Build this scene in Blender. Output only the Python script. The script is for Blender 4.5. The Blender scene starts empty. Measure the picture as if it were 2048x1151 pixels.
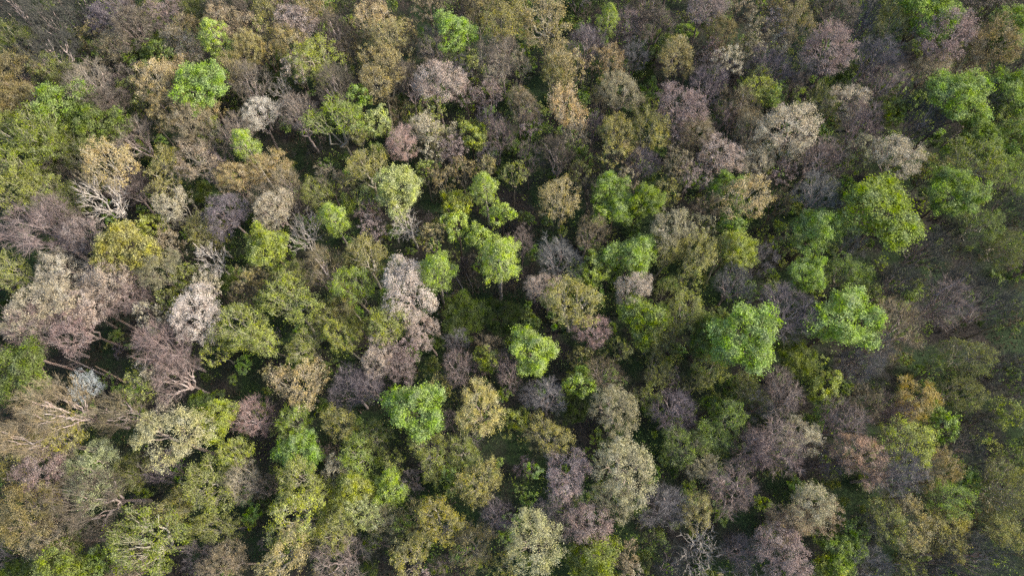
import bpy, math, random
import numpy as np

# ------------------------------------------------------------------ camera, sky, sun, exposure
scene = bpy.context.scene
col = scene.collection
IMG_W, IMG_H, FOC = 2048.0, 1151.0, 1365.0
CAM_H = 120.0
TILT = math.radians(20.7)
cam_data = bpy.data.cameras.new("camera")
cam_data.sensor_width = 36.0
cam_data.lens = 36.0 * FOC / IMG_W
cam_data.clip_start = 1.0
cam_data.clip_end = 5000.0
cam = bpy.data.objects.new("camera", cam_data)
cam.location = (0, 0, CAM_H)
cam.rotation_euler = (TILT, 0, 0)
col.objects.link(cam)
scene.camera = cam

SUN_EL, SUN_AZ = math.radians(28), math.radians(2)     # azimuth measured from +X towards +Y
SUN_STRENGTH, SKY_STRENGTH, EXPOSURE = 2.9, 0.14, 1.08
world = bpy.data.worlds.new("World")
scene.world = world
world.use_nodes = True
wn = world.node_tree
bg = wn.nodes["Background"]
bg.inputs[1].default_value = SKY_STRENGTH
sky = wn.nodes.new("ShaderNodeTexSky")
sky.sky_type = 'NISHITA'
sky.sun_disc = False
sky.sun_elevation = SUN_EL
sky.sun_rotation = math.radians(90) - SUN_AZ
sky.dust_density = 3.0
wn.links.new(sky.outputs[0], bg.inputs[0])
sl = bpy.data.lights.new("sun", 'SUN')
sl.energy = SUN_STRENGTH
sl.angle = math.radians(12.0)
sl.color = (1.0, 0.95, 0.87)
sun = bpy.data.objects.new("sun", sl)
from mathutils import Vector, Matrix, Euler
sd = Vector((math.cos(SUN_EL) * math.cos(SUN_AZ), math.cos(SUN_EL) * math.sin(SUN_AZ), math.sin(SUN_EL)))
sun.rotation_euler = sd.to_track_quat('Z', 'Y').to_euler()
col.objects.link(sun)
scene.view_settings.view_transform = 'Standard'
scene.view_settings.look = 'None'
scene.view_settings.exposure = EXPOSURE
scene.view_settings.gamma = 1.0
scene.cycles.use_denoising = False
scene.cycles.max_bounces = 6
scene.cycles.diffuse_bounces = 3
scene.cycles.transmission_bounces = 3

def at(px, py, z):
    """the point at height z that the camera sees at this photograph position"""
    dx, dy = (px - IMG_W / 2) / FOC, -(py - IMG_H / 2) / FOC
    c, s = math.cos(TILT), math.sin(TILT)
    d = (dx, dy * c + s, dy * s - c)
    t = (z - CAM_H) / d[2]
    return d[0] * t, d[1] * t, t

def project(x, y, z):
    c, s = math.cos(TILT), math.sin(TILT)
    zz = z - CAM_H
    yc = y * c + zz * s
    zc = -y * s + zz * c
    return IMG_W / 2 + FOC * x / -zc, IMG_H / 2 - FOC * yc / -zc

def ground_z(x, y):
    return (0.9 * np.sin(x * 0.045 + 0.8) * np.cos(y * 0.037 - 0.4) + 0.35 * np.sin(x * 0.13 + y * 0.09)
            + 0.12 * np.sin(x * 0.61 - y * 0.43) + 0.08 * np.sin(x * 1.3 + 1.1) * np.cos(y * 1.17))

# ------------------------------------------------------------------ materials
def srgb(c):
    return tuple(((v / 255) / 12.92 if v / 255 <= 0.04045 else ((v / 255 + 0.055) / 1.055) ** 2.4) for v in c)

def nt(m):
    m.use_nodes = True
    n = m.node_tree
    n.nodes.clear()
    return n, n.nodes, n.links

def plant_material(name, source, transl=0.3, vary=0.5, hue=0.05, bark=False):
    m = bpy.data.materials.new(name)
    t, N, L = nt(m)
    out = N.new("ShaderNodeOutputMaterial")
    if source == 'object':
        src = N.new("ShaderNodeObjectInfo"); colr = src.outputs["Color"]
    else:
        src = N.new("ShaderNodeAttribute"); src.attribute_name = "tint"; colr = src.outputs["Color"]
    va = N.new("ShaderNodeAttribute"); va.attribute_name = "vary"
    mr = N.new("ShaderNodeMapRange"); mr.inputs[3].default_value = 1 - vary; mr.inputs[4].default_value = 1 + vary
    L.new(va.outputs["Fac"], mr.inputs[0])
    tc = N.new("ShaderNodeTexCoord")
    no = N.new("ShaderNodeTexNoise")
    no.inputs["Scale"].default_value = 0.55 if not bark else 3.0
    no.inputs["Detail"].default_value = 3
    L.new(tc.outputs["Object"], no.inputs["Vector"])
    hs = N.new("ShaderNodeHueSaturation")
    mh = N.new("ShaderNodeMapRange"); mh.inputs[1].default_value = 0.3; mh.inputs[2].default_value = 0.7
    mh.inputs[3].default_value = 0.5 - hue * 0.5; mh.inputs[4].default_value = 0.5 + hue * 0.5
    L.new(no.outputs["Fac"], mh.inputs[0])
    L.new(mh.outputs[0], hs.inputs["Hue"])
    n2 = N.new("ShaderNodeTexNoise"); n2.inputs["Scale"].default_value = 0.9; n2.inputs["Detail"].default_value = 2
    mp = N.new("ShaderNodeVectorMath"); mp.operation = 'ADD'; mp.inputs[1].default_value = (17, 31, 7)
    L.new(tc.outputs["Object"], mp.inputs[0]); L.new(mp.outputs[0], n2.inputs["Vector"])
    ms = N.new("ShaderNodeMapRange"); ms.inputs[1].default_value = 0.3; ms.inputs[2].default_value = 0.7
    ms.inputs[3].default_value = 0.65; ms.inputs[4].default_value = 1.25
    L.new(n2.outputs["Fac"], ms.inputs[0]); L.new(ms.outputs[0], hs.inputs["Saturation"])
    L.new(mr.outputs[0], hs.inputs["Value"])
    L.new(colr, hs.inputs["Color"])
    d = N.new("ShaderNodeBsdfDiffuse")
    L.new(hs.outputs[0], d.inputs[0])
    if transl > 0:
        tr = N.new("ShaderNodeBsdfTranslucent")
        L.new(hs.outputs[0], tr.inputs[0])
        mx = N.new("ShaderNodeMixShader"); mx.inputs[0].default_value = transl
        L.new(d.outputs[0], mx.inputs[1]); L.new(tr.outputs[0], mx.inputs[2])
        L.new(mx.outputs[0], out.inputs[0])
    else:
        L.new(d.outputs[0], out.inputs[0])
    return m

M_LEAF = plant_material("leaves", 'object', 0.28, 0.42, 0.022)
M_TWIG = plant_material("twigs", 'object', 0.0, 0.35, 0.015)
M_BARK = plant_material("bark", 'object', 0.0, 0.25, 0.02, True)
M_MASS = plant_material("mixed_growth", 'attr', 0.2, 0.4, 0.022)

# ------------------------------------------------------------------ mesh arrays
class Arr:
    """vertices + faces of one size (3 or 4), with a per-face variation value"""
    def __init__(s): s.v = []; s.f = []; s.a = []; s.n = 0
    def add(s, v, f, a):
        if len(f) == 0: return
        s.v.append(v); s.f.append(f + s.n); s.a.append(a); s.n += len(v)
    def get(s):
        if not s.v: return np.zeros((0, 3)), np.zeros((0, 4), int), np.zeros(0)
        return np.concatenate(s.v), np.concatenate(s.f), np.concatenate(s.a)

def build_mesh(name, v, f, a, mat, tint=None, smooth=False):
    me = bpy.data.meshes.new(name)
    k = f.shape[1]
    me.vertices.add(len(v)); me.vertices.foreach_set("co", v.astype(np.float32).ravel())
    me.loops.add(f.size); me.loops.foreach_set("vertex_index", f.astype(np.int32).ravel())
    me.polygons.add(len(f)); me.polygons.foreach_set("loop_start", (np.arange(len(f)) * k).astype(np.int32))
    at_ = me.attributes.new("vary", 'FLOAT', 'FACE'); at_.data.foreach_set("value", a.astype(np.float32))
    if tint is not None:
        ct = me.attributes.new("tint", 'FLOAT_COLOR', 'FACE')
        c4 = np.ones((len(f), 4), np.float32); c4[:, :3] = tint
        ct.data.foreach_set("color", c4.ravel())
    me.polygons.foreach_set("use_smooth", np.full(len(f), smooth))
    me.materials.append(mat)
    me.update()
    return me

def frames(d):
    d = d / np.maximum(np.linalg.norm(d, axis=1, keepdims=True), 1e-6)
    ref = np.where(np.abs(d[:, 2:3]) < 0.9, np.array([[0, 0, 1.0]]), np.array([[1.0, 0, 0]]))
    u = np.cross(d, ref); u /= np.linalg.norm(u, axis=1, keepdims=True)
    return d, u, np.cross(d, u)

def tubes(p0, p1, r0, r1, n):
    """n-sided frustums"""
    if len(p0) == 0: return np.zeros((0, 3)), np.zeros((0, 4), int)
    _, u, w = frames(p1 - p0)
    ang = np.arange(n) * 2 * math.pi / n
    ca, sa = np.cos(ang)[None, :, None], np.sin(ang)[None, :, None]
    ring = u[:, None, :] * ca + w[:, None, :] * sa
    a = p0[:, None, :] + ring * r0[:, None, None]
    b = p1[:, None, :] + ring * r1[:, None, None]
    v = np.concatenate([a, b], axis=1).reshape(-1, 3)
    i = np.arange(n); j = (i + 1) % n
    q = np.stack([i, j, j + n, i + n], axis=1)
    f = (q[None] + (np.arange(len(p0)) * 2 * n)[:, None, None]).reshape(-1, 4)
    return v, f

def ribbons(rng, p0, p1, w):
    """twigs: narrow tapering two-sided blades, each pair of triangles written as one slim quad"""
    d, u, q = frames(p1 - p0)
    th = rng.uniform(0, math.pi, len(p0))[:, None]
    s = (u * np.cos(th) + q * np.sin(th)) * w[:, None] * 0.5
    v = np.stack([p0 - s, p0 + s, p1 + s * 0.35, p1 - s * 0.35], axis=1).reshape(-1, 3)
    f = np.arange(len(p0) * 4).reshape(-1, 4)
    return v, f

def leaves(rng, c, size, up=0.7, out=None):
    n = rng.normal(0, 1, (len(c), 3)); n[:, 2] += up
    if out is not None: n += out
    n, u, w = frames(n)
    th = rng.uniform(0, 2 * math.pi, len(c))[:, None]
    a = (u * np.cos(th) + w * np.sin(th)); b = np.cross(n, a)
    sx = (size * rng.uniform(0.45, 1.4, len(c)))[:, None] * 0.5
    sy = sx * rng.uniform(0.55, 1.0, len(c))[:, None]
    bend = n * sx * 0.35
    v = np.stack([c - a * sx, c - b * sy + bend, c + a * sx, c + b * sy - bend], axis=1).reshape(-1, 3)
    return v, np.arange(len(c) * 4).reshape(-1, 4)

# ------------------------------------------------------------------ tree skeletons
def split(rng, node, pts, k):
    d = pts - node
    d = d / np.maximum(np.linalg.norm(d, axis=1, keepdims=True), 1e-6)
    c = d[rng.choice(len(d), k, replace=False)]
    for _ in range(4):
        lab = np.argmax(d @ c.T, axis=1)
        for i in range(k):
            if np.any(lab == i):
                m = d[lab == i].mean(0); c[i] = m / (np.linalg.norm(m) + 1e-6)
    return [pts[lab == i] for i in range(k) if np.any(lab == i)]

GRP = [0]
def limb(rng, segs, a, b, ra, rb, wob, parts=3):
    """a crooked limb from a to b"""
    L = np.linalg.norm(b - a)
    p = a
    for i in range(parts):
        t = (i + 1) / parts
        q = a + (b - a) * t
        if i < parts - 1: q = q + rng.normal(0, wob * L, 3)
        segs.append((p, q, ra + (rb - ra) * i / parts, ra + (rb - ra) * t, GRP[0]))
        p = q

def rad(n, k=0.021): return min(k * max(n, 1) ** 0.46, 0.17)

def grow(rng, segs, tips, node, pts, wob, fr, rk=0.021, level=0):
    n = len(pts)
    if n <= 2:
        for p in pts:
            limb(rng, segs, node, p, rad(1, rk) * 0.9, 0.014, wob, 2)
            tips.append((p, p - node))
        return
    k = min(n, int(rng.choice([2, 3, 3, 4]))) if level else min(n, int(rng.choice([4, 5, 6])))
    groups = split(rng, node, pts, k)
    if len(groups) == 1:
        half = n // 2
        groups = [pts[:half], pts[half:]]
    for gi, g in enumerate(groups):
        if level == 0: GRP[0] = gi + 1
        c = g.mean(0)
        f = fr * rng.uniform(0.8, 1.2) if len(g) > 2 else 0.55
        q = node + (c - node) * f
        q[2] += (0.06 * np.linalg.norm(c[:2] - node[:2]) if level < 2 else 0)
        limb(rng, segs, node, q, rad(len(g), rk), rad(len(g), rk) * 0.8, wob, 3 if level < 3 else 2)
        grow(rng, segs, tips, q, g, wob, fr, rk, level + 1)

def lobed(rng, n, R, z0, z1, nl=9, depth=0.3, low=-0.35, fill=0.3):
    """tip positions on a lumpy dome of radius R between heights z0 and z1"""
    zc, rz = z0 * 0.55 + z1 * 0.45, (z1 - z0) * 0.5
    zc = (z0 + z1) / 2
    nl = int(nl * rng.uniform(0.75, 1.25))
    ld = rng.normal(0, 1, (nl, 3)); ld[:, 2] = np.abs(ld[:, 2]) * 0.9 - 0.25
    ld /= np.linalg.norm(ld, axis=1, keepdims=True)
    d = rng.normal(0, 1, (n * 4, 3)); d /= np.linalg.norm(d, axis=1, keepdims=True)
    d = d[d[:, 2] > low]
    ang = np.arccos(np.clip(d @ ld.T, -1, 1)).min(1)
    lobe = np.exp(-(ang / 0.42) ** 2)
    keep = rng.uniform(0, 1, len(d)) < 0.25 + 0.75 * lobe
    d, lobe = d[keep][:n], lobe[keep][:n]
    rr = (1 - depth) + depth * lobe
    rr = rr * (1 - fill * rng.uniform(0, 1, len(d)) ** 2)
    asym = 1 + 0.12 * np.cos(np.arctan2(d[:, 1], d[:, 0]) * 2 + rng.uniform(0, 6)) + 0.1 * np.cos(np.arctan2(d[:, 1], d[:, 0]) * 3 + rng.uniform(0, 6))
    p = d * rr[:, None]
    return np.stack([p[:, 0] * R * asym, p[:, 1] * R * asym, zc + p[:, 2] * rz], axis=1)

# form: (tips, z0, z1, lobes, lobe depth, fork height, leaf count per tip, spread, leaf size, twiglets per tip, twiglet length, twig width)
FORMS = {
    'D': dict(tips=330, z0=10.0, z1=20.0, nl=12, dep=0.46, fork=8.5, lv=60, sg=0.27, ls=0.16, tw=2, tl=0.4, twd=0.03, wob=0.05, fill=0.35, low=-0.4),
    'A': dict(tips=150, z0=10.5, z1=20.0, nl=16, dep=0.36, fork=7.5, lv=42, sg=0.29, ls=0.145, tw=6, tl=0.6, twd=0.036, wob=0.08, fill=0.45, low=-0.3),
    'U': dict(tips=210, z0=11.5, z1=20.0, nl=18, dep=0.26, fork=9.5, lv=52, sg=0.27, ls=0.112, tw=8, tl=0.6, twd=0.032, wob=0.06, fill=0.45, low=-0.3),
    'B': dict(tips=165, z0=8.5, z1=20.0, nl=16, dep=0.28, fork=6.5, lv=0, sg=0.3, ls=0.11, tw=15, tl=1.15, twd=0.028, wob=0.06, fill=0.55, low=-0.3),
    'S': dict(tips=75, z0=9.5, z1=20.0, nl=9, dep=0.35, fork=8.5, lv=0, sg=0.3, ls=0.1, tw=8, tl=1.0, twd=0.045, wob=0.09, fill=0.6, low=-0.15),
    'T': dict(tips=240, z0=12.3, z1=21.0, nl=12, dep=0.15, fork=9.0, lv=58, sg=0.28, ls=0.155, tw=2, tl=0.4, twd=0.03, wob=0.04, fill=0.4, low=-0.4),
}
TR, TH = 4.0, 20.0      # crown radius and height of the patterns

def pattern(seed, form, lod=1.0):
    F = FORMS[form]
    rng = np.random.default_rng(seed)
    segs, tips = [], []
    n = int(F['tips'] * lod)
    R = TR
    if form == 'T':
        t = rng.uniform(0, 1, n) ** 0.8
        prof = np.sin(np.pi * np.clip(t * 0.88 + 0.12, 0, 1)) ** 0.6
        th = rng.uniform(0, 2 * math.pi, n)
        lob = 0.8 + 0.2 * np.cos(th * 4 + t * 9 + rng.uniform(0, 6))
        rr = prof * R * 0.92 * lob * (1 - 0.4 * rng.uniform(0, 1, n) ** 2)
        pts = np.stack([rr * np.cos(th), rr * np.sin(th), F['z0'] + (F['z1'] - F['z0']) * t], axis=1)
        base = np.zeros(3); trunk = []
        nodes = [np.array([rng.normal(0, 0.05), rng.normal(0, 0.05), z]) for z in np.linspace(F['fork'] - 1.5, F['z1'] - 1.0, 12)]
        p, r = base, 0.26
        limb(rng, trunk, base, nodes[0], 0.30, 0.24, 0.006, 4)
        for i in range(len(nodes) - 1):
            ra = 0.24 * (1 - i / 12) + 0.02
            trunk.append((nodes[i], nodes[i + 1], ra, 0.24 * (1 - (i + 1) / 12) + 0.02, 0))
        hz = np.array([q[2] for q in nodes])
        want = pts[:, 2] - 0.55 * np.linalg.norm(pts[:, :2], axis=1) - 0.2
        idx = np.abs(want[:, None] - hz[None]).argmin(1)
        for i in range(len(nodes)):
            g = pts[idx == i]
            if len(g): grow(rng, segs, tips, nodes[i], g, F['wob'], 0.5, 0.019, 1)
    else:
        pts = lobed(rng, n, R, F['z0'], F['z1'], F['nl'], F['dep'], F['low'], F['fill'])
        trunk = []
        fork = np.array([rng.normal(0, 0.25), rng.normal(0, 0.25), F['fork'] * rng.uniform(0.9, 1.15)])
        rk = {'S': 0.042, 'A': 0.036, 'B': 0.036, 'U': 0.028}.get(form, 0.021)
        limb(rng, trunk, np.zeros(3), fork, 0.27, min(rad(len(pts), rk) * 0.95, 0.23), 0.008, 5)
        grow(rng, segs, tips, fork, pts, F['wob'], 0.45, rk)
    cut = 0.06 if form in 'DTU' else 0.055
    big = [s for s in segs if s[2] > cut]
    small = [s for s in segs if s[2] <= cut]
    arr = lambda L: [np.array([s[i] for s in L], float) for i in range(4)]
    tr = Arr()
    v, f = tubes(*arr(trunk), 8); tr.add(v, f, rng.uniform(0.3, 0.7, len(f)))
    limbs = []
    if big:
        for g in (sorted({s[4] for s in big}) if form in 'BS' and lod == 1 else [None]):
            lm = Arr(); v, f = tubes(*arr([s for s in big if g is None or s[4] == g]), 6); lm.add(v, f, rng.uniform(0.3, 0.7, len(f)))
            limbs.append(lm.get())
    br = Arr()
    if small:
        a = arr(small)
        v, f = tubes(a[0], a[1], a[2], a[3], 3); br.add(v, f, np.repeat(rng.uniform(0.2, 0.8, len(a[0])), 3))
    tp = np.array([t[0] for t in tips]); td = np.array([t[1] for t in tips])
    td = td / np.maximum(np.linalg.norm(td, axis=1, keepdims=True), 1e-6)
    if F['tw']:
        k = F['tw']
        p0 = np.repeat(tp, k, 0) - np.repeat(td, k, 0) * rng.uniform(0, 0.5, (len(tp) * k, 1))
        dd = np.repeat(td, k, 0) + rng.normal(0, 0.55, (len(tp) * k, 3)) + np.array([0, 0, 0.15])
        dd /= np.linalg.norm(dd, axis=1, keepdims=True)
        ln = F['tl'] * rng.uniform(0.45, 1.25, len(p0))
        p1 = p0 + dd * ln[:, None]
        v, f = ribbons(rng, p0, p1, np.full(len(p0), F['twd'] / math.sqrt(lod))); br.add(v, f, rng.uniform(0, 1, len(p0)))
        if form == 'B':                     # finer twigs off the twigs
            q0 = np.repeat((p0 + p1) / 2, 1, 0)
            d2 = np.repeat(dd, 1, 0) + rng.normal(0, 0.6, (len(q0), 3))
            d2 /= np.linalg.norm(d2, axis=1, keepdims=True)
            v, f = ribbons(rng, q0, q0 + d2 * 0.45, np.full(len(q0), F['twd'] * 0.8 / math.sqrt(lod))); br.add(v, f, rng.uniform(0, 1, len(q0)))
    fo = Arr()
    if F['lv']:
        k = max(1, int(F['lv'] * (0.6 if lod < 1 else 1)))
        keep = rng.uniform(0.55, 1.3, len(tp))                  # some sprays are fuller than others
        c = np.repeat(tp, k, 0)
        sc = np.repeat(keep, k)[:, None]
        off = rng.normal(0, 1, (len(c), 3)) * np.array([1, 1, 0.6]) * F['sg'] * sc
        ov = np.repeat(td, k, 0)
        v, f = leaves(rng, c + off, F['ls'] / (lod ** 0.6), 0.7, ov * 0.8)
        base = np.repeat(rng.uniform(0, 1, len(tp)), k)
        fo.add(v, f, np.clip(0.45 * base + 0.55 * rng.uniform(0, 1, len(c)), 0, 1))
    return tr.get(), br.get(), fo.get(), limbs
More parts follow.
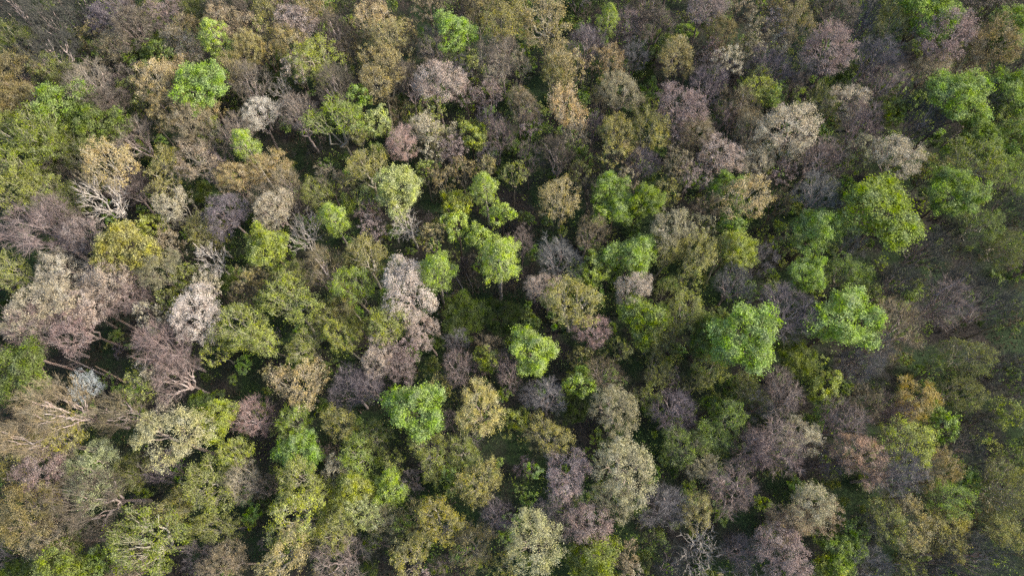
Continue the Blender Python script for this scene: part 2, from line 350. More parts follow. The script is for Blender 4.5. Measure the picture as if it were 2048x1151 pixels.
# ------------------------------------------------------------------ the trees: where the photograph shows each crown, its radius,
# its form (D full leaf, T tall full leaf, A open leaf, U budding, B bare, S dead; a lower-case letter is a low tree) and colour
TREES = """
25 15 30 B gd;90 42 40 B gd;130 50 32 B gd;160 15 35 B gd;235 20 30 U mv;262 30 25 B br;30 88 35 A od;97 110 45 B gd;20 130 30 B gd;55 75 30 B gd
172 50 15 d g2;205 45 30 U mv;158 85 22 A od;190 75 26 A gb;265 62 38 U br;233 95 34 U ta|tan budding tree in the dark upper left corner|tan tree of the upper left;300 14 20 d ol;333 32 33 U pk
290 38 16 d g2;320 58 19 d g2;365 12 22 A od;395 25 30 A od;372 65 30 A gb;440 15 35 B gd;485 20 30 B br;362 92 33 U cr|pale cream budding tree between two green trees near the upper left|pale cream upper-left tree
278 112 24 D g2;320 110 28 D g2;440 92 30 T gl|upright fresh green tree poking out among golden crowns, upper left|upright fresh green upper-left tree;445 48 34 U ta;500 58 28 U ta;495 98 32 U go;455 140 30 A gb;500 160 38 B cy
100 140 32 A ol;180 178 50 B cy;135 165 30 A od;25 160 45 U gb;60 215 42 A gb;15 212 35 U gb;122 217 44 D g1|round vivid green tree standing alone near the left edge|vivid green tree near the left edge
262 155 26 U br;237 175 20 U pk;312 167 42 A gp;358 142 30 A gp;262 188 24 A ol;398 174 46 D gv|vivid green round tree beside a creamy gold crown, upper left|vivid green tree beside the creamy gold crown
430 200 20 d g2;225 215 34 U br;290 225 26 A ol;345 222 38 U gp;385 252 36 U ta;420 225 26 U gp;425 265 28 A ol;470 265 34 B cy
60 265 55 A l2;112 268 32 A l2;200 255 38 D g2;160 285 25 A ol;265 270 34 B cy;20 250 30 A ol
537 32 35 A yo;595 50 38 U pw|rounded crown with pale pinkish white top, near the top edge|pale-topped pinkish crown near the top edge;582 92 38 U go;540 110 24 U go;512 105 22 U go;630 115 46 A l1|broad pale lime tree with visible fork, upper left of centre|broad pale lime tree with a visible fork
592 142 28 U pw;545 165 32 d g3;560 8 25 U pk;625 12 35 A gb;690 15 26 A od;735 10 30 U br;668 65 38 B br;745 38 38 A gp;775 70 40 A go;812 60 22 A go
700 95 24 A gb;760 125 38 A go;765 162 42 A go|big golden tan crown, lowest of the golden cluster near the top|big lowest golden tan crown;805 110 26 A go;815 155 32 B br;862 22 28 U ta;895 18 20 U ta
908 62 38 D gv|brightest vivid green dense crown near the top edge|brightest green crown near the top;870 84 36 B cy;930 8 30 B br;948 88 20 U cr;945 130 28 A ol;960 20 35 A gb;1010 45 46 A yo;1000 100 38 B cy;985 128 38 B cr
875 165 48 U pw|large pinkish white crown on a visible pale trunk, top centre|large pinkish white top-centre crown;845 187 24 U pk;925 140 22 U mv;930 192 24 U pk;670 165 40 B br;640 160 24 A l1
524 233 35 U wh|small white blossoming crown left of the bare pale branched tree|small white crown in the upper left;595 225 42 B cy;565 180 22 S wh|dead leafless snag with white broken limbs beside dark green shade|white broken snag;672 237 52 A ly|large yellow lime tree with open crown, upper left of centre|large yellow lime open tree
722 200 20 T gv;760 245 26 T pg;715 255 30 A yo;800 225 28 B ta;825 230 22 A l1;862 217 26 A ol;805 290 32 U pi|rosy pink budding crown beside a creamy yellow one|rosy pink crown;855 258 32 A cr;880 277 28 A yo;905 268 22 A cr
945 272 26 D l1;978 190 28 U pk;1000 262 30 B pk;975 240 24 B mv
1085 40 54 A go|very large golden tan crown touching the top edge at centre|very large golden crown at the top edge;1180 35 24 B br;1175 82 34 B mv;1213 55 22 T gl|slim bright green oval tree near the top, right of centre|slim bright green tree near the top;1255 52 30 U pk;1310 50 34 U br;1245 12 25 B br;1290 10 30 B br
1160 10 24 d g3;1375 60 18 d g1;1320 80 26 d g2;1115 122 38 A go;1150 137 28 A go;1105 147 30 A yo;1190 120 22 A gp;1225 127 30 A gp;1265 107 28 B gy
1350 117 38 U go|rounded golden pink crown on curving pale stems, upper right of centre|golden pink curving-stem crown;1040 130 28 B cr;1045 215 32 U ta;1060 245 26 U pk;1135 217 48 A gp|broad tan and cream crown with spreading pale limbs, upper centre|broad tan and cream upper-centre crown;1150 270 30 A ta;1240 190 44 U tl;1200 205 26 B ta
1190 252 26 B mv;1290 145 24 d g3;1300 177 22 d g1;1290 217 28 A ol;1300 262 42 A yo;1235 270 40 A yo|yellowish olive crown, left one of a touching pair, upper right of centre|left-hand crown of the yellowish olive pair;1360 217 48 U pk|large pinkish tan fan-shaped crown, upper right of centre|large pinkish tan fan-shaped crown
1420 165 38 B mv;1405 130 20 U pk;1455 127 28 U cr;1440 70 32 U gb;1410 22 34 U pk;1480 18 28 U ta;1510 60 28 U ta;1500 102 28 U ta;1390 100 24 B br;1425 102 20 U pi
1515 172 34 A l1|bright lime open crown above a vivid green one, upper right|bright lime upper-right crown;1545 195 22 D g1;1480 205 36 B ta;1450 237 28 B pk;1390 267 34 U ta;1500 258 36 U ta;1350 282 22 U pk
1550 15 28 A gb;1550 55 28 U pk;1590 47 38 A gb;1555 85 24 U cr;1670 25 38 U br;1655 102 50 U pk|large pinkish brown bare crown in the upper right|large pinkish brown upper-right crown;1720 55 32 B gy;1745 20 28 B gy;1785 47 40 A yo
1855 27 48 D g1|large bright green crown touching the top edge at right|large green crown at the top right;1905 12 26 U br;1885 77 50 U pk|wide pinkish cream crown near the upper right corner|wide pinkish cream crown by the upper right corner;1935 40 28 d g3;1990 87 44 A gb;1930 127 32 U ta;1860 145 34 U ta;2025 60 36 D g2;1975 18 30 U br;2020 15 28 B br
2025 112 30 B gy;1760 112 38 B gy;1775 167 40 B pk;1545 130 36 B mv;1610 142 30 B gy;1590 175 26 B br;1690 205 34 U cr|cream clumped crown with a dull green side, upper right|cream clumped upper-right crown;1642 207 32 A dg
1580 258 52 U cr|very broad cream tan rounded crown in the upper right|very broad cream tan crown;1556 227 20 U wh;1590 207 24 A l2;1725 242 38 B pk;1785 212 28 D l2;1850 230 38 B gy;1920 192 46 D gv|bright green dense crown with lime edge near the right edge, upper part|bright green upper crown near the right edge
2025 187 42 D g1|vivid green crown cut by the right edge, upper part|vivid green crown cut by the right edge;1980 207 34 B gd;1970 277 36 D g2;2012 250 36 A l2
40 320 52 A l2;100 300 36 A l2;155 310 34 A od;85 335 20 D g2;115 345 30 B cy;30 372 50 A ol;77 385 40 A ol;130 402 36 A od;220 330 48 A gp|creamy tan feathery crown over pinkish trunks, left part|creamy tan feathery crown at the left
255 367 32 B pk;207 397 50 S cr|bare tree with long crooked white limbs leaning left|crooked white-limbed leaning tree;335 345 42 A yo;395 320 46 A ta|tan crown with strong white limbs and a long leaning trunk|tan crown with strong white limbs;345 410 32 A cr;440 330 26 B mv;480 360 38 U gp;499 303 28 T gl|narrow fresh green tree rising left of a dark gap|narrow fresh green tree by the dark gap
400 385 22 d g2;455 430 44 U mv|dense mauve pink twiggy crown at left of centre|dense mauve pink twiggy crown;75 450 58 B pk|wide bare pinkish grey tree with leaning trunks near the left edge|wide bare pinkish tree near the left edge;112 432 40 B pk;170 472 34 U pk;252 497 48 D yo|perfectly rounded olive yellow crown in the left part|rounded olive yellow crown
300 452 23 D l1;340 490 30 U ta;405 465 36 A yo;422 518 34 S wh;105 510 28 d g2;20 545 38 A ol;322 545 36 U tl;375 555 28 A ol;130 547 46 U cr;215 560 46 U pw|pinkish white fluffy crown, upper right of the big cream cluster at left|pinkish white fluffy crown at the left
415 572 28 U cr;455 560 18 d g2;495 555 28 A go;270 577 28 U pk
540 337 38 U gp;570 372 36 B ta;553 420 42 U cr|cream flower clusters spread in a ragged crown, left of centre|ragged cream flowering crown;520 385 28 B cr;637 385 34 A ol;650 355 28 B cr;732 335 46 A yo|yellow olive open crown above and left of the pale lime one|yellow olive open crown
797 380 46 D pg|pale lime crown with whitish leaf clusters near the centre|pale lime whitish crown;735 402 28 A ol;700 370 30 B br;740 425 24 U pi;745 457 26 U pk;605 462 44 S pk|bare tree with pinkish white limbs over brown litter|bare pinkish white-limbed tree;672 447 30 T gl|fresh green narrow crown on a pale leaning trunk, left of centre|fresh green tree on a pale leaning trunk
812 440 40 S cr|bare pale branching tree below the pale lime crown|bare pale branching tree near the centre;850 345 22 A gl;885 360 30 A gb;925 340 28 A gb;970 335 24 A go;908 402 28 D l1;970 387 31 T gl|topmost of the upright fresh green trees at the centre|topmost upright green tree at the centre
1005 432 26 T gl;913 457 30 T gl;960 477 27 T gl;865 477 30 A go;533 492 40 D l1|lime crown with full leaf left of the bare tan tree|full lime crown left of centre;640 532 46 B ta;735 507 42 A yo;520 555 30 A gb;590 560 34 A ol;705 572 46 A ly
815 582 56 U wh|large creamy white blossoming crown near the centre|large creamy white blossoming crown;877 550 42 T gl|fresh green crown right beside the big white crown|fresh green crown beside the big white one;1000 528 52 T gl|largest fresh green crown of the central group, on twin trunks|largest green crown on twin trunks;980 308 24 B mv;905 300 30 U pk;862 302 24 A cr
1028 347 26 A ol;1060 312 28 B pk;1115 302 32 B br;1120 397 46 A go|golden open crown standing alone right of centre|lone golden open crown right of centre;1160 345 26 A dg;1185 372 26 B br;1218 377 32 D gv|upper one of two stacked vivid green crowns, right of centre|upper of the stacked green crowns;1236 412 34 D gv
1205 432 24 D gl;1255 310 30 A gp;1225 310 30 A yo;1285 325 32 B mv;1250 365 24 A ta;1290 402 33 D ly;1335 385 28 A yo;1357 330 30 U ta;1370 300 26 B ta;1385 355 30 U pk;1440 312 42 U pw|pinkish cream puffy crown, upper right of centre|pinkish cream puffy crown
1505 322 33 U cr|cream rounded crown right of the pinkish cream puffy one|small rounded cream crown;1455 380 36 D g1;1488 397 50 A gp|golden crown spreading over a vivid green one, right of centre|golden crown over a green one;1410 420 30 B ta;1345 457 46 A tl;1400 452 30 A tl;1462 447 28 D g1;1478 497 36 D l1
1395 510 44 A yo;1345 502 32 A yo;1445 502 38 A yo;1185 462 36 B ta;1045 482 30 B pk;1115 512 44 B gy|bare grey feathery tree right of the twin-trunk green crown|bare grey feathery tree at the centre;1185 537 30 D gl
1262 507 46 D gv|large vivid green crown below the two stacked green ones|large vivid green crown right of centre;1230 545 18 d g1;1090 578 34 U pw;1265 582 36 U pw|pinkish cream crown just above the yellow lime round one|pinkish cream crown by the yellow lime one;1335 577 28 B pg;1375 560 30 A ol;1470 562 38 B gy;1530 520 28 B gy
1570 315 24 A cr;1640 310 42 B pk;1565 347 24 U pk;1640 385 42 B gy;1560 405 30 B ta;1720 305 28 A tl;1795 318 40 U cr|greyish cream clumped crown above the huge yellow green one|greyish cream crown at the right
1772 420 66 D ly|huge dense yellow green crown in the right part|huge dense yellow green crown;1905 385 44 D g2;1870 340 28 A yo;1948 320 46 A l2;2032 285 30 D g2;2025 347 34 A g1;1636 462 42 D gv|bright green ragged crown with pointed tufts, left of the huge yellow green one|bright green ragged crown at the right
1585 477 28 A g2;1616 547 34 D gv|smaller rounded green crown directly under the ragged green one|smaller rounded green crown at the right;1695 545 34 A g1;1700 490 28 B gy;1860 497 38 B gy;1900 460 25 B gd;1960 452 32 A g2;2010 500 34 A od;2020 412 30 B gd;1920 567 36 B mv;1800 560 32 B gd
78 625 50 U cr;132 605 44 U cr|cream budding crown at the heart of the pale cluster at left|cream crown in the pale left cluster;180 612 40 U pw;60 652 44 B pk;150 657 40 U pk;244 592 40 B pk;300 627 28 A cr;335 607 28 A ol;400 627 52 U wh|large whitish blossoming crown in the left part|large whitish blossoming crown at the left
10 625 30 d g3;320 690 50 B pk|bare pinkish tree with pale spreading limbs, left part|bare pinkish spreading tree at the left;345 742 44 B pk;300 745 30 A cr;280 770 30 A ol;40 747 48 D g2|mid green crown cut by the left edge under a leaning snag|mid green crown at the left edge
172 773 26 A bw|small bluish white blossoming tree near the left edge|small bluish white tree;238 822 42 B ta;100 818 54 B ta 28;38 872 34 B ta 27;30 800 30 B ta;345 872 60 U cy2|large creamy yellow clumped crown, lower left|large creamy yellow crown;330 812 18 A cr;432 840 38 D l1;500 832 40 B pi
400 800 20 d g1;478 652 50 A ol|olive crown with bold crooked limbs, left of centre|olive crown with bold crooked limbs;430 702 30 A l1;480 587 24 B ta;575 597 56 A ol|big olive tan crown with radiating pale limbs, left of centre|big olive tan radiating crown;520 682 40 A l1;610 692 40 A ol
690 602 34 A yo;660 637 34 A ol;680 672 34 A l1;715 655 30 B ol;777 642 46 A l1|light lime crown just below the large white one|light lime crown below the white one;842 660 36 U pw;815 702 30 U pk;762 712 40 U pw|pinkish white crown above the large vivid green one|pinkish white crown near the centre;800 737 32 U pk
930 627 46 d g2;1000 632 40 d g3;870 682 18 d g2;915 682 26 B gy;915 732 32 B pk;978 690 28 B ta;975 722 26 T l1;1017 737 34 B pk;600 767 52 A gp|broad tan gold crown with pale limbs, left of centre|broad tan gold crown;545 752 24 A go
700 777 44 B mv;735 770 34 B mv;832 820 56 D gv|large vivid light green crown just left of the yellow gold one|large vivid light green crown;870 777 30 A yo;895 837 26 B pk;962 822 52 U ye|bright yellow gold clumped crown, lower centre|bright yellow gold crown;590 850 40 A ly
680 847 38 A yo;750 872 34 A ol;1062 702 46 D gl|rounded light green crown just below centre|rounded light green crown below centre;1145 605 62 A yo|very broad golden crown with big pale limbs right of centre|very broad golden crown right of centre;1185 662 34 U pi
1287 637 48 D ly|round yellow lime dense crown right of centre|round yellow lime crown;1240 702 30 A dg;1210 747 36 B ta;1160 715 24 A yo;1160 767 30 D gl;1320 657 40 A dg;1370 622 40 A ol;1330 692 30 A dg;1315 737 32 A dg;1340 757 20 U pk
1415 667 38 D g2;1490 672 64 D gv|huge vivid green crown in the right half|huge vivid green crown;1420 742 32 A l1;1390 767 26 A dg;1500 782 32 A dg;1090 792 42 B gy;1225 822 52 U tl|rounded tan olive crown with pale twigs, lower right of centre|rounded tan olive crown
1300 792 28 A dg;1350 822 46 B mv|bare mauve fan-shaped crown, lower right of centre|bare mauve fan-shaped crown;1425 812 20 D g1;1460 837 32 A g1;1030 837 24 D l1;1095 870 46 A yo;1150 822 28 d g3;1515 807 30 B gy
1580 622 56 B mv|dense bare mauve tan crown between two vivid green ones|bare mauve tan crown between green ones;1692 642 60 D gv|large vivid green crown, right one of the two huge green ones|right-hand huge green crown;1590 712 34 D l2;1792 652 52 B ta|bare tan crown right of the right-hand vivid green one|bare tan crown at the right;1745 692 36 B gy
1740 592 26 A g2;1900 602 46 B pk;1990 607 36 B gd;2030 632 30 A g2;1935 717 36 A dg;1970 747 30 B gd;1720 732 34 B gy;1745 767 30 B gd;1652 777 30 D l1;1565 787 42 B pk;1828 802 40 U gs|deep golden orange oval crown near the right edge|deep golden orange crown
1790 822 34 B pk;1735 802 34 B ta;1690 842 44 B pk;1880 847 30 D g1;1870 742 30 A g2;1920 782 36 A dg;2010 822 30 A l2;2020 742 30 B gd;1960 852 30 B gd;1592 867 34 U cr
100 875 48 A ye2;20 922 36 A yo;90 947 48 U pk;140 932 28 U cr;190 947 52 U pg2|pale greyish green clumped crown, lower left|pale greyish green crown;260 947 34 A dg;175 1002 60 B br;55 1022 56 U gb|tan gold budding crown by the left edge, lower part|tan gold crown by the left edge;110 1077 44 U ta
200 1067 30 B br;330 937 30 B mv;290 1022 20 A ta;350 1012 40 A yo;290 1082 62 A l2|broad yellow green flat crown with pale limbs, lower left|broad yellow green flat crown;420 972 50 A ol|olive crown around a bright white fork of limbs, lower left|olive crown with a white fork;430 1052 40 A ol
485 962 36 B cr;470 907 32 A l1;40 1102 30 d g2;130 1137 44 D l2;190 1132 30 D g1;260 1142 34 U ta;400 1117 30 B mv;450 1127 40 U ta;600 904 40 D gv|small flat vivid green crown, lower left of centre|flat vivid green crown
655 907 20 B pk;712 907 42 A ly;600 962 46 A ol;670 942 28 S cr;535 972 22 U br;702 987 38 D l1;650 992 36 A l1;590 1037 56 A l1|wide olive lime crown with a bare white limb, bottom left of centre|wide olive lime crown;716 1032 42 A pg;670 1067 42 A ol
778 977 34 D gl|compact round fresh green crown in the lower centre|compact round green crown;825 962 26 B mv;765 1042 34 U tl;790 927 24 A ol;865 907 46 A ol;925 897 38 A ol;948 872 20 S bw|small dead white snag under the yellow gold crown|small dead white snag
955 967 48 A yo;880 1042 50 A ye2|bright yellow olive clumped crown, lower centre|bright yellow olive crown;830 1027 30 A gb;800 1057 24 A g1;995 1032 34 B mv;945 1092 46 A gb;820 1117 46 A yo;570 1112 50 A go;675 1127 50 B pk;885 1127 24 B pk;740 1140 16 d g2;1000 1132 30 A yo
750 1092 30 B gd;1135 947 50 U pi2|pale pink twiggy crown, lower right of centre|pale pink twiggy crown;1245 942 64 U cl|very large cream olive crown, lower right of centre|very large cream olive crown;1225 1002 40 U cl;1068 1087 60 U cy2|large cream crown of dense puffs near the bottom edge|large cream puffy crown near the bottom
1175 1057 52 U pk|rounded pinkish tan crown right of the cream puffy one|rounded pinkish tan crown;1190 1122 48 D l2;1250 1112 28 U ta;1260 1142 22 U cr;1330 1012 46 B gy|bare silvery grey radiating crown left of a small gold one|bare silvery radiating crown;1392 1022 34 A go;1470 972 54 B pk|wide bare pinkish grey crown, lower right|wide bare pinkish grey crown
1370 892 44 A g2;1420 872 40 A g1;1400 922 34 A tl;1510 902 40 B pk;1050 932 20 U pk;1110 1012 40 B mv;1310 1087 28 A g2;1400 1102 50 S gy|dead grey tree with a pale broken fork in dark shade, bottom right of centre|dead grey forked tree;1480 1102 32 B mv;1350 1132 40 B gd
1560 892 52 B pk;1610 882 30 U cr;1720 917 46 U pt|salmon tan budding crown, lower right|salmon tan budding crown;1655 917 30 B mv;1815 887 46 A l1;1800 942 48 B gy|bare grey mauve crown under the salmon tan one|bare grey mauve crown at the lower right;1875 937 38 A gb;1930 902 36 B gd;1925 952 28 D g1
1900 1002 40 A g1;1950 1012 30 A gb;1615 1012 44 U cl|creamy yellow rounded crown, lower right|creamy yellow lower-right crown;1650 1032 30 U ta;1572 1047 40 U ta;1560 1102 50 U pk;1700 1062 26 D g1;1685 1112 38 D g1|bright green crown near the bottom edge at right|bright green bottom-right crown;1660 1147 30 D l1
1770 1042 36 A ol;1825 1050 44 A go|gold olive clumped crown near the lower right corner|gold olive crown by the lower right corner;1890 1062 42 A yo;1960 1047 30 B mv;2005 1062 34 A yo;1740 1062 32 B gd;2010 982 44 A dg;2025 917 28 A g2;1740 1132 36 B gy;1810 1132 30 A dg;1960 1122 52 B gd;1880 1137 32 B gd;1855 987 26 B pk
"""
COLOURS = {       # how each leaf, bud or twig colour looks, and the words for it
 'gv': ((150, 180, 54), 'bright fresh green'), 'g1': ((134, 160, 44), 'vivid green'), 'gl': ((166, 186, 70), 'fresh light green'), 'g2': ((118, 136, 44), 'mid green'), 'g3': ((76, 94, 36), 'dark green'),
 'dg': ((120, 124, 64), 'dull green'), 'l1': ((166, 174, 62), 'lime green'), 'l2': ((132, 144, 50), 'deep lime'), 'ly': ((144, 162, 50), 'yellow lime'), 'ol': ((146, 152, 72), 'olive'),
 'od': ((108, 116, 56), 'dark olive'), 'yo': ((160, 154, 76), 'yellowish olive'), 'ye': ((200, 184, 108), 'bright yellow'), 'ye2': ((162, 154, 62), 'mustard yellow'), 'go': ((172, 158, 98), 'golden tan'),
 'gb': ((148, 134, 84), 'golden brown'), 'gs': ((186, 162, 80), 'golden orange'), 'gp': ((186, 166, 116), 'pale gold'), 'ta': ((160, 146, 116), 'tan'), 'tl': ((158, 152, 116), 'tan olive'), 'cr': ((196, 184, 154), 'cream'),
 'cy2': ((190, 184, 134), 'creamy yellow'), 'cl': ((176, 170, 132), 'cream olive'), 'wh': ((210, 198, 180), 'creamy white'), 'pw': ((192, 174, 158), 'pinkish white'), 'pk': ((160, 142, 134), 'pinkish tan'),
 'pi': ((180, 154, 144), 'rosy pink'), 'pi2': ((188, 166, 158), 'pale pink'), 'pt': ((176, 150, 126), 'salmon tan'), 'mv': ((142, 130, 132), 'mauve'), 'gy': ((142, 138, 136), 'grey'), 'gd': ((100, 100, 92), 'dark grey'),
 'cy': ((162, 150, 132), 'pale grey tan'), 'br': ((124, 114, 100), 'greyish brown'), 'pg': ((182, 188, 112), 'pale lime'), 'pg2': ((164, 170, 124), 'greyish green'), 'bw': ((182, 190, 184), 'bluish white'),
}
# ------------------------------------------------------------------ ground
def make_ground():
    n = 240
    xs = np.linspace(-700, 700, 60)
    fx = np.concatenate([np.linspace(-900, -130, 30, endpoint=False), np.linspace(-130, 130, 260, endpoint=False), np.linspace(130, 900, 30)])
    fy = np.concatenate([np.linspace(-900, -50, 30, endpoint=False), np.linspace(-50, 180, 230, endpoint=False), np.linspace(180, 900, 30)])
    X, Y = np.meshgrid(fx, fy)
    v = np.stack([X.ravel(), Y.ravel(), ground_z(X, Y).ravel()], axis=1)
    a, b = len(fx), len(fy)
    i = (np.arange(b - 1)[:, None] * a + np.arange(a - 1)[None]).ravel()
    f = np.stack([i, i + 1, i + 1 + a, i + a], axis=1)
    m = bpy.data.materials.new("forest_floor_litter")
    t, N, L = nt(m)
    out = N.new("ShaderNodeOutputMaterial"); d = N.new("ShaderNodeBsdfPrincipled"); d.inputs["Roughness"].default_value = 0.95
    tc = N.new("ShaderNodeTexCoord")
    n1 = N.new("ShaderNodeTexNoise"); n1.inputs["Scale"].default_value = 0.09; n1.inputs["Detail"].default_value = 6; n1.inputs["Roughness"].default_value = 0.65
    n2 = N.new("ShaderNodeTexNoise"); n2.inputs["Scale"].default_value = 2.2; n2.inputs["Detail"].default_value = 8
    for q in (n1, n2): L.new(tc.outputs["Object"], q.inputs["Vector"])
    r2 = N.new("ShaderNodeValToRGB")
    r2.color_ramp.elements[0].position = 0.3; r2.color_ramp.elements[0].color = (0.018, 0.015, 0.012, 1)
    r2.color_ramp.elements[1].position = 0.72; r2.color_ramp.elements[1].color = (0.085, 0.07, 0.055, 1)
    L.new(n2.outputs["Fac"], r2.inputs[0])
    r1 = N.new("ShaderNodeValToRGB"); r1.color_ramp.elements[0].position = 0.42; r1.color_ramp.elements[1].position = 0.56
    L.new(n1.outputs["Fac"], r1.inputs[0])
    r3 = N.new("ShaderNodeValToRGB")
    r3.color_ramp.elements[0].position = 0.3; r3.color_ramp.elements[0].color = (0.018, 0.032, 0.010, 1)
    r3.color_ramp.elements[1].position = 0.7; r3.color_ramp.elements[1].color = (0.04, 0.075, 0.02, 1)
    L.new(n2.outputs["Fac"], r3.inputs[0])
    mx = N.new("ShaderNodeMix"); mx.data_type = 'RGBA'
    L.new(r1.outputs[0], mx.inputs[0]); L.new(r2.outputs[0], mx.inputs[6]); L.new(r3.outputs[0], mx.inputs[7])
    L.new(mx.outputs[2], d.inputs["Base Color"])
    bp = N.new("ShaderNodeBump"); bp.inputs["Strength"].default_value = 0.6; bp.inputs["Distance"].default_value = 0.2
    L.new(n2.outputs["Fac"], bp.inputs["Height"]); L.new(bp.outputs[0], d.inputs["Normal"])
    L.new(d.outputs[0], out.inputs[0])
    me = build_mesh("forest_floor", v, f, np.full(len(f), 0.5), m, smooth=True)
    o = bpy.data.objects.new("forest_floor", me); col.objects.link(o)
    o["kind"] = "structure"
make_ground()

# ------------------------------------------------------------------ patterns
K_ALB = 1.0
GREENS = ('g1', 'gv', 'g2', 'g3')
SOFT = ('g1', 'gl', 'g2', 'g3', 'l1', 'l2', 'ly', 'ye2', 'yo', 'gs', 'go', 'gb', 'mv', 'ye')
def albedo(code, k=1.0, rng=None, jit=0.035):
    c = np.array(srgb(COLOURS[code][0])) * K_ALB * k
    g = c.mean(); c = g + (c - g) * (0.76 if code in GREENS else 0.86 if code in SOFT else 0.93)
    if rng is not None: c = c * (1 + rng.normal(0, jit, 3) * 0.5) * (1 + rng.normal(0, jit))
    return np.clip(c, 0.01, 0.85)

PATS = {}
COUNT = {'D': 7, 'A': 8, 'U': 7, 'B': 7, 'S': 4, 'T': 4}
for form, cnt in COUNT.items():
    PATS[form] = []
    for i in range(cnt):
        (tv, tf, ta), (bv, bf, ba), (fv, ff, fa), limbs = pattern(1000 * ord(form) + i, form)
        mt = build_mesh("trunk", tv, tf, ta, M_BARK, smooth=True)
        mb = build_mesh("branches", bv, bf, ba, M_TWIG)
        mf = build_mesh("foliage", fv, ff, fa, M_LEAF) if len(ff) else None
        ml = [build_mesh("limbs", *l, M_BARK, smooth=True) for l in limbs]
        PATS[form].append((mt, mb, mf, ml))

NAME = {'D': 'leafy_tree', 'A': 'leafing_tree', 'U': 'budding_tree', 'B': 'bare_tree', 'S': 'dead_tree', 'T': 'tulip_tree'}
CAT = {'D': 'leafy tree', 'A': 'leafing tree', 'U': 'budding tree', 'B': 'bare tree', 'S': 'dead tree', 'T': 'tall leafy tree'}
WORD = {'D': 'leafy', 'A': 'thin-leaved', 'U': 'budding', 'B': 'bare', 'S': 'dead', 'T': 'narrow'}
GROUP = {'D': 'trees of the forest in full leaf', 'A': 'trees of the forest with thin young leaves', 'U': 'trees of the forest covered in buds or blossom',
         'B': 'leafless trees of the forest', 'S': 'dead or broken trees of the forest', 'T': 'tall narrow trees in fresh leaf'}

trees = []
for ln in TREES.strip().split("\n"):
    for ent in ln.split(";"):
        bits = ent.split("|")
        x, y, r, fm, c, *hh = bits[0].split()
        if float(x) > 1800 and c in ('gy', 'mv'): c = 'gd'  # grey and mauve trees at far right darkened: edge shade put into their colour
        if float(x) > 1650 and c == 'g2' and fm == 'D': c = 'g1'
        trees.append(dict(H=float(hh[0]) if hh else None, x=float(x), y=float(y), r=float(r), low=fm.islower(), form=fm.upper(), c=c,
                          label=bits[1] if len(bits) > 1 else None, short=bits[2] if len(bits) > 2 else None, i=len(trees)))

def place(t):
    """height, crown radius and foot of a tree whose crown the photograph shows at (x, y) with radius r"""
    rng = np.random.default_rng(7000 + t['i'])
    zc = 16.0
    for _ in range(4):
        X, Y, dist = at(t['x'], t['y'], zc)
        d3 = math.sqrt(X * X + Y * Y + (CAM_H - zc) ** 2)
        R = (1.14 if t['form'] == 'D' else 1.1 if t['r'] < 38 else 1.1 if t['c'] == 'wh' else 1.04) * t['r'] * d3 / FOC
        if t['low']: h = min(3.0 + 1.6 * R, 9.0)
        else: h = min(max(10.5 + 2.1 * R, 10), 23.5) + (2.0 if t['form'] == 'T' else 0)
        h *= 1 + t.get('hj', 0)
        if t['H']: h = t['H']
        zc = h * (0.77 if t['form'] != 'T' else 0.72) + ground_z(X, Y)
    t.update(X=X, Y=Y, R=R, h=h, rng=rng)

for t in trees:
    t['hj'] = float(np.random.default_rng(50 + t['i']).uniform(-0.07, 0.07))
    place(t)

order = sorted(trees, key=lambda t: (-(t['label'] is not None), -t['r']))
LIMIT = 345
single, rest = order[:LIMIT], order[LIMIT:]

# words that single each tree out: its look, and where it stands from the nearest tree named by hand
marks = [t for t in single if t['label']]
def bin8(t, m):
    a = math.degrees(math.atan2(-(t['y'] - m['y']), t['x'] - m['x'])) % 360
    return int(((a + 22.5) % 360) // 45)
DIRS = ['right of', 'upper right of', 'above', 'upper left of', 'left of', 'lower left of', 'below', 'lower right of']
ORD = ['', 'second ', 'third ', 'fourth ', 'fifth ', 'sixth ', 'seventh ']
def size_word(t): return 'small ' if t['r'] < 29 else ('large ' if t['r'] > 44 else 'mid-sized ')
def desc(t): return size_word(t) + COLOURS[t['c']][1] + ' ' + WORD[t['form']] + ' tree'
for t in single:
    if t['label']: continue
    best = None
    for m in marks:
        dd = math.hypot(t['x'] - m['x'], t['y'] - m['y'])
        b = bin8(t, m)
        rank = sum(1 for o in single if o is not t and o is not m and desc(o) == desc(t) and bin8(o, m) == b and math.hypot(o['x'] - m['x'], o['y'] - m['y']) < dd)
        sc = dd * (1 + 0.7 * rank)
        if rank > 6 or len((ORD[rank] + desc(t) + ' ' + DIRS[b] + ' the ' + m['short']).split()) > 16: continue
        if rank < 7 and (best is None or sc < best[0]): best = (sc, m, b, rank)
    _, m, b, rank = best
    t['label'] = (ORD[rank] + desc(t) + ' ' + DIRS[b] + ' the ' + m['short'])

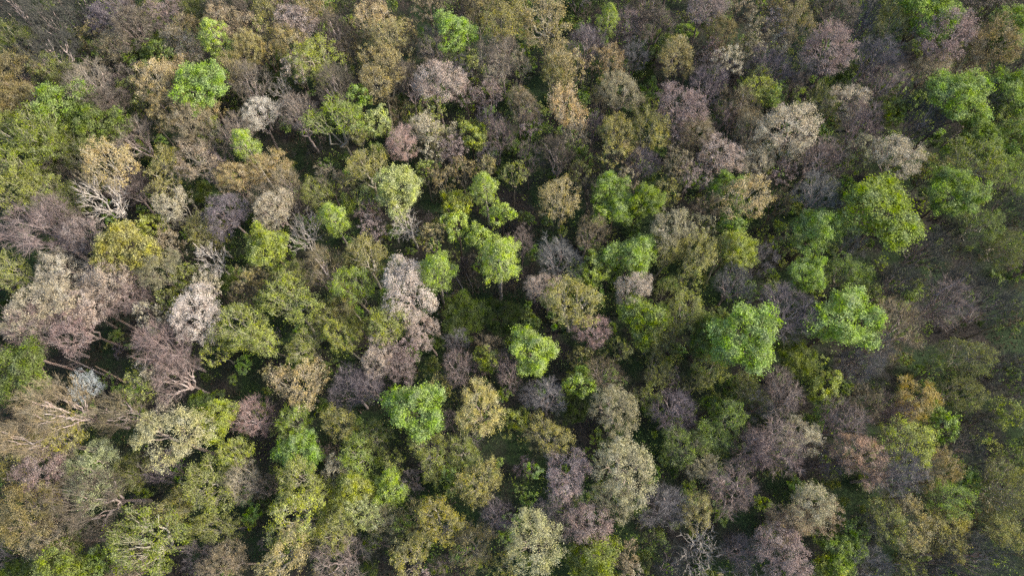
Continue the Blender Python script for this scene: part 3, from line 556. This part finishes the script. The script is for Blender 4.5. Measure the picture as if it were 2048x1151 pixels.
BARK = {'D': (132, 118, 106), 'A': (190, 180, 160), 'U': (182, 162, 152), 'B': (192, 174, 166), 'S': (196, 186, 174), 'T': (206, 194, 182)}
def link(o): col.objects.link(o); return o
made = {}
for t in single:
    rng, f = t['rng'], t['form']
    mt, mb, mf, ml = PATS[f][int(rng.integers(len(PATS[f])))]
    root = link(bpy.data.objects.new(NAME[f], None))
    root.empty_display_size = 0.5
    gz = float(ground_z(t['X'], t['Y']))
    root.location = (t['X'], t['Y'], gz - 0.15)
    lean = 0.045 if f != 'T' else 0.015
    root.rotation_euler = (rng.normal(0, lean), rng.normal(0, lean), rng.uniform(0, 2 * math.pi))
    k = t['R'] / TR
    zs = t['h'] / TH
    st = rng.uniform(0.86, 1.17)
    if f in 'UD' and t['r'] > 38: st = 1 + (st - 1) * 0.35
    root.scale = (k * st, k / st, zs)
    # keep the crown where the photograph shows it although the stem leans
    off = root.rotation_euler.to_matrix() @ Vector((0, 0, 0.77 * t['h']))
    root.location.x -= off.x; root.location.y -= off.y
    root["label"] = t['label']; root["category"] = CAT[f]; root["group"] = GROUP[f]
    bc = np.array(srgb(BARK[f])) * rng.uniform(0.8, 1.1) * 0.72
    if f == 'B': bc = bc * 1.1
    if t['c'] in ('wh', 'cr', 'cy') and f in 'BS': bc = bc * 1.3
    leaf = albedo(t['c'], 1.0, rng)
    tw = leaf * 0.72 if f == 'B' else leaf * 0.75 if f == 'U' else (bc * 0.8 if f != 'A' else (bc * 0.6 + leaf * 0.4))
    if f == 'S': tw = bc
    if f == 'U': bc = bc * 0.8 + leaf * 0.1
    parts = [("trunk", mt, bc), ("twigs" if f in 'BS' else "branches", mb, tw), ("foliage", mf, leaf)]
    parts += [("limb" if len(ml) > 1 else "limbs", m, bc) for m in ml]
    for nm, me, c in parts:
        if me is None: continue
        o = link(bpy.data.objects.new(nm, me))
        o.parent = root
        o.color = (float(c[0]), float(c[1]), float(c[2]), 1)
        if nm == "trunk" and 'twin trunks' in t['label']:
            o2 = link(o.copy()); o2.parent = root; o2.location = (0.7, 0.5, -0.2)

# ------------------------------------------------------------------ growth nobody could count, each kind one object
LOWP = {f: [pattern(5 + 31 * ord(f) + i, f, 0.42) for i in range(3)] for f in 'DAUB'}
FARP = {f: [pattern(905 + 31 * ord(f) + i, f, 0.22) for i in range(2)] for f in 'DAUB'}
def bake(name, items, mat):
    V, Fc, A, T = [], [], [], []
    n = 0
    for (P, x, y, z, sx, sz, rot, leaf, bark, twig) in items:
        c, s = math.cos(rot), math.sin(rot)
        for (v, f, a), colr in list(zip(P[:3], (bark, twig, leaf))) + [(q, bark) for q in P[3]]:
            if len(f) == 0: continue
            w = np.stack([(v[:, 0] * c - v[:, 1] * s) * sx + x, (v[:, 0] * s + v[:, 1] * c) * sx + y, v[:, 2] * sz + z], axis=1)
            V.append(w); Fc.append(f + n); A.append(a); n += len(w)
            T.append(np.repeat(np.array(colr)[None], len(f), 0))
    me = build_mesh(name, np.concatenate(V), np.concatenate(Fc), np.concatenate(A), mat, np.concatenate(T))
    o = link(bpy.data.objects.new(name, me))
    o["kind"] = "stuff"
    return o

rg = np.random.default_rng(99)
items = []
def add_low(form, x, y, R, h, code, k=1.0, bk=0.45, far=False):
    P = (FARP if far else LOWP)[form][int(rg.integers(2 if far else 3))]
    leaf = albedo(code, k, rg)
    bark = np.array(srgb(BARK[form])) * bk
    items.append((P, x, y, float(ground_z(x, y)) - 0.1, R / TR, h / TH, rg.uniform(0, 6.28), leaf, bark, leaf * 0.75 if form in 'BU' else bark))
for t in rest:
    f = 'D' if t['form'] in 'TS' else t['form']
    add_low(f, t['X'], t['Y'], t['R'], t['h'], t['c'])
# the forest goes on beyond the picture
spots = []
tries = 0
kinds = [('A', 'ol', .13), ('A', 'yo', .1), ('A', 'gb', .1), ('U', 'ta', .1), ('U', 'pk', .12), ('B', 'mv', .1), ('B', 'gy', .12), ('D', 'g1', .08), ('D', 'g2', .05), ('D', 'l2', .05), ('U', 'cr', .05)]
kp = np.array([k[2] for k in kinds]); kp /= kp.sum()
while len(spots) < 560 and tries < 60000:
    tries += 1
    x, y = rg.uniform(-150, 165), rg.uniform(-30, 175)
    px, py = project(x, y, 15.0)
    if -35 < px < IMG_W + 35 and -35 < py < IMG_H + 35: continue
    if any((x - a) ** 2 + (y - b) ** 2 < 36 for a, b in spots): continue
    spots.append((x, y))
    q = kinds[int(rg.choice(len(kinds), p=kp))]
    add_low(q[0], x, y, rg.uniform(3.2, 4.8), rg.uniform(16, 21), q[1], far=True)
bake("outer_forest", items, M_MASS)

# where the stems of the large trees show, nothing low may stand in front
STEM = []
for t in single:
    if t['r'] > 40 or t['form'] in 'TS':
        a = project(t['X'], t['Y'], 0.5); b = project(t['X'], t['Y'], 0.6 * t['h'])
        STEM.append((*a, *b))
STEM = np.array(STEM)
def hides(x, y, z, rpx):
    px, py = project(x, y, z)
    d = STEM[:, 2:] - STEM[:, :2]
    t_ = np.clip(((px - STEM[:, 0]) * d[:, 0] + (py - STEM[:, 1]) * d[:, 1]) / (d ** 2).sum(1), 0, 1)
    return np.min(np.hypot(STEM[:, 0] + d[:, 0] * t_ - px, STEM[:, 1] + d[:, 1] * t_ - py)) < rpx
# smaller trees standing between the tall ones, lower than their crowns
tx = np.array([[t['X'], t['Y'], t['R']] for t in trees])
n = 0
for _ in range(12000):
    x, y = rg.uniform(-120, 120), rg.uniform(-18, 145)
    px, py = project(x, y, 8.0)
    if not (-60 < px < IMG_W + 60 and -60 < py < IMG_H + 60): continue
    if np.min(np.hypot(tx[:, 0] - x, tx[:, 1] - y) / tx[:, 2]) < 0.7 or n >= 650: continue
    R_, h_ = rg.uniform(1.7, 3.1), rg.uniform(6.0, 12.0)
    if hides(x, y, h_ * 0.75, R_ * 10): continue
    n += 1
    f, c = [('B', 'mv'), ('B', 'br'), ('B', 'gy'), ('A', 'ol'), ('A', 'dg'), ('A', 'od'), ('D', 'g2'), ('A', 'g2'), ('U', 'br'), ('U', 'pk')][int(rg.integers(10))]
    add_low(f, x, y, R_, h_, c, 0.9)
# understory: saplings and shrubs between and beneath the crowns
UNDER = [pattern(400 + i, f, 0.17) for i, f in enumerate('DDABBU')]
items = []
tx = np.array([[t['X'], t['Y'], t['R']] for t in trees])
n = 0
while n < 2600:
    x, y = rg.uniform(-115, 115), rg.uniform(-16, 140)
    px, py = project(x, y, 2.0)
    if not (-60 < px < IMG_W + 60 and -60 < py < IMG_H + 60): continue
    n += 1
    near = np.min(np.hypot(tx[:, 0] - x, tx[:, 1] - y) / tx[:, 2])
    patch = math.sin(x * 0.075 + 1.3) * math.cos(y * 0.06 + 0.5) + 0.5 * math.sin(x * 0.19 - y * 0.16)
    green = rg.uniform() < 0.68 + 0.35 * patch + (0.3 if x > 2 else 0)
    R = rg.uniform(0.7, 1.9)
    h = rg.uniform(2.0, 5.0) if near < 0.8 else rg.uniform(3.0, 8.5)
    if green:
        P = UNDER[int(rg.choice([0, 1, 2]))]; code = rg.choice(['g2', 'g1', 'g2', 'dg', 'l2', 'g3'])
        leaf = albedo(code, 1.75, rg)
    else:
        P = UNDER[int(rg.choice([3, 4, 5]))]; code = rg.choice(['br', 'mv', 'gd', 'pk', 'ta', 'br'])
        leaf = albedo(code, 0.8, rg)
    bark = np.array([0.11, 0.09, 0.08])
    if h > 3 and hides(x, y, h * 0.6, R * 9): h = rg.uniform(1.2, 2.5); R = min(R, 1.4)
    # a sapling keeps only the crown part of the pattern, lowered to the ground
    items.append((P, x, y, float(ground_z(x, y)) - h * 0.35, R / TR, h * 1.35 / TH, rg.uniform(0, 6.28), leaf, bark, leaf * 0.8))
bake("understory_shrubs", items, M_MASS)

# herbs, seedlings and leaf litter lying on the floor
def ground_cover(n=170000):
    g = np.random.default_rng(5)
    cx, cy = g.uniform(-125, 125, n // 28), g.uniform(-25, 150, n // 28)
    k = 28
    px = np.repeat(cx, k) + g.normal(0, 0.75, len(cx) * k)
    py = np.repeat(cy, k) + g.normal(0, 0.75, len(cx) * k)
    green = (np.sin(cx * 0.075 + 1.3) * np.cos(cy * 0.06 + 0.5) + 0.5 * np.sin(cx * 0.19 - cy * 0.16) + g.normal(0, 0.45, len(cx)) + np.where(cx > 5, 0.55, 0.1)) > 0.0
    gr = np.repeat(green, k)
    h = np.where(gr, g.uniform(0.05, 0.75, len(px)), g.uniform(0.03, 0.18, len(px)))
    c = np.stack([px, py, ground_z(px, py) + h], axis=1)
    v, f = leaves(g, c, 0.26, 0.9)
    pal_g = np.array([albedo(q, 1.8) for q in ('g2', 'g1', 'l2', 'dg', 'g3', 'g2')])
    pal_b = np.array([srgb(q) for q in ((120, 100, 84), (96, 82, 72), (142, 122, 104), (84, 74, 62), (110, 98, 76))])
    pick_g, pick_b = np.repeat(g.integers(0, 6, len(cx)), k), g.integers(0, 5, len(px))
    tint = np.where(gr[:, None], pal_g[pick_g], pal_b[pick_b])
    o = link(bpy.data.objects.new("ground_cover", build_mesh("ground_cover", v, f, g.uniform(0, 1, len(f)), M_MASS, tint)))
    o["kind"] = "stuff"
ground_cover()

# ------------------------------------------------------------------ fallen and leaning dead stems
def pole(name, label, cat, a, b, r0, r1, tint, twigs=6, seed=1, group=None):
    rng = np.random.default_rng(seed)
    a, b = np.array(a, float), np.array(b, float)
    root = link(bpy.data.objects.new(name, None)); root.location = a
    root["label"] = label; root["category"] = cat
    if group: root["group"] = group
    segs = []
    limb(rng, segs, np.zeros(3), b - a, r0, r1, 0.006, 7)
    arr = [np.array([s[i] for s in segs], float) for i in range(4)]
    v, f = tubes(*arr, 8)
    o = link(bpy.data.objects.new("trunk", build_mesh("trunk", v, f, rng.uniform(0.1, 0.9, len(f)), M_BARK, smooth=True)))
    o.parent = root; o.color = (*tint, 1)
    if twigs:
        s2 = []
        d = (b - a)
        for i in range(twigs):
            p = d * rng.uniform(0.55, 0.98)
            e = rng.normal(0, 1, 3); e[2] = abs(e[2]) * 0.6; e = e / np.linalg.norm(e) + d / np.linalg.norm(d) * 0.7
            q = p + e * rng.uniform(0.7, 2.2)
            limb(rng, s2, p, q, 0.06, 0.02, 0.1, 4)
        arr = [np.array([s[i] for s in s2], float) for i in range(4)]
        v, f = tubes(*arr, 5)
        o = link(bpy.data.objects.new("limbs", build_mesh("limbs", v, f, rng.uniform(0.1, 0.9, len(f)), M_BARK, smooth=True)))
        o.parent = root; o.color = (*tint, 1)

def P3(px, py, z):
    x, y, _ = at(px, py, z)
    return (x, y, z)
def G3(px, py):
    x, y, _ = at(px, py, 0.3)
    return (x, y, float(ground_z(x, y)))
pole("leaning_snag", "long reddish dead trunk leaning to the left edge above the green crown", "dead trunk", G3(165, 741), P3(0, 697, 13.0), 0.27, 0.08, (0.42, 0.30, 0.25), 14, 3)
pole("leaning_snag", "pale broken trunk just right of the long reddish leaning one", "dead trunk", G3(215, 752), P3(128, 712, 7.5), 0.22, 0.07, (0.36, 0.29, 0.26), 6, 4)
pole("leaning_snag", "short splintered orange-tinged trunk above the small bluish white tree", "dead trunk", G3(246, 762), P3(190, 731, 4.5), 0.2, 0.1, (0.42, 0.30, 0.22), 0, 5)
pole("fallen_log", "thin fallen pole in the black gap left of the twin-trunk green crown", "log", G3(932, 590), G3(908, 545), 0.13, 0.08, (0.33, 0.28, 0.25), 0, 6)
pole("fallen_log", "fallen pole crossing the black gap, right of the thinner one", "log", G3(945, 575), G3(932, 545), 0.12, 0.08, (0.30, 0.26, 0.24), 0, 7)
print("trees", len(trees), "single", len(single), "rest", len(rest))
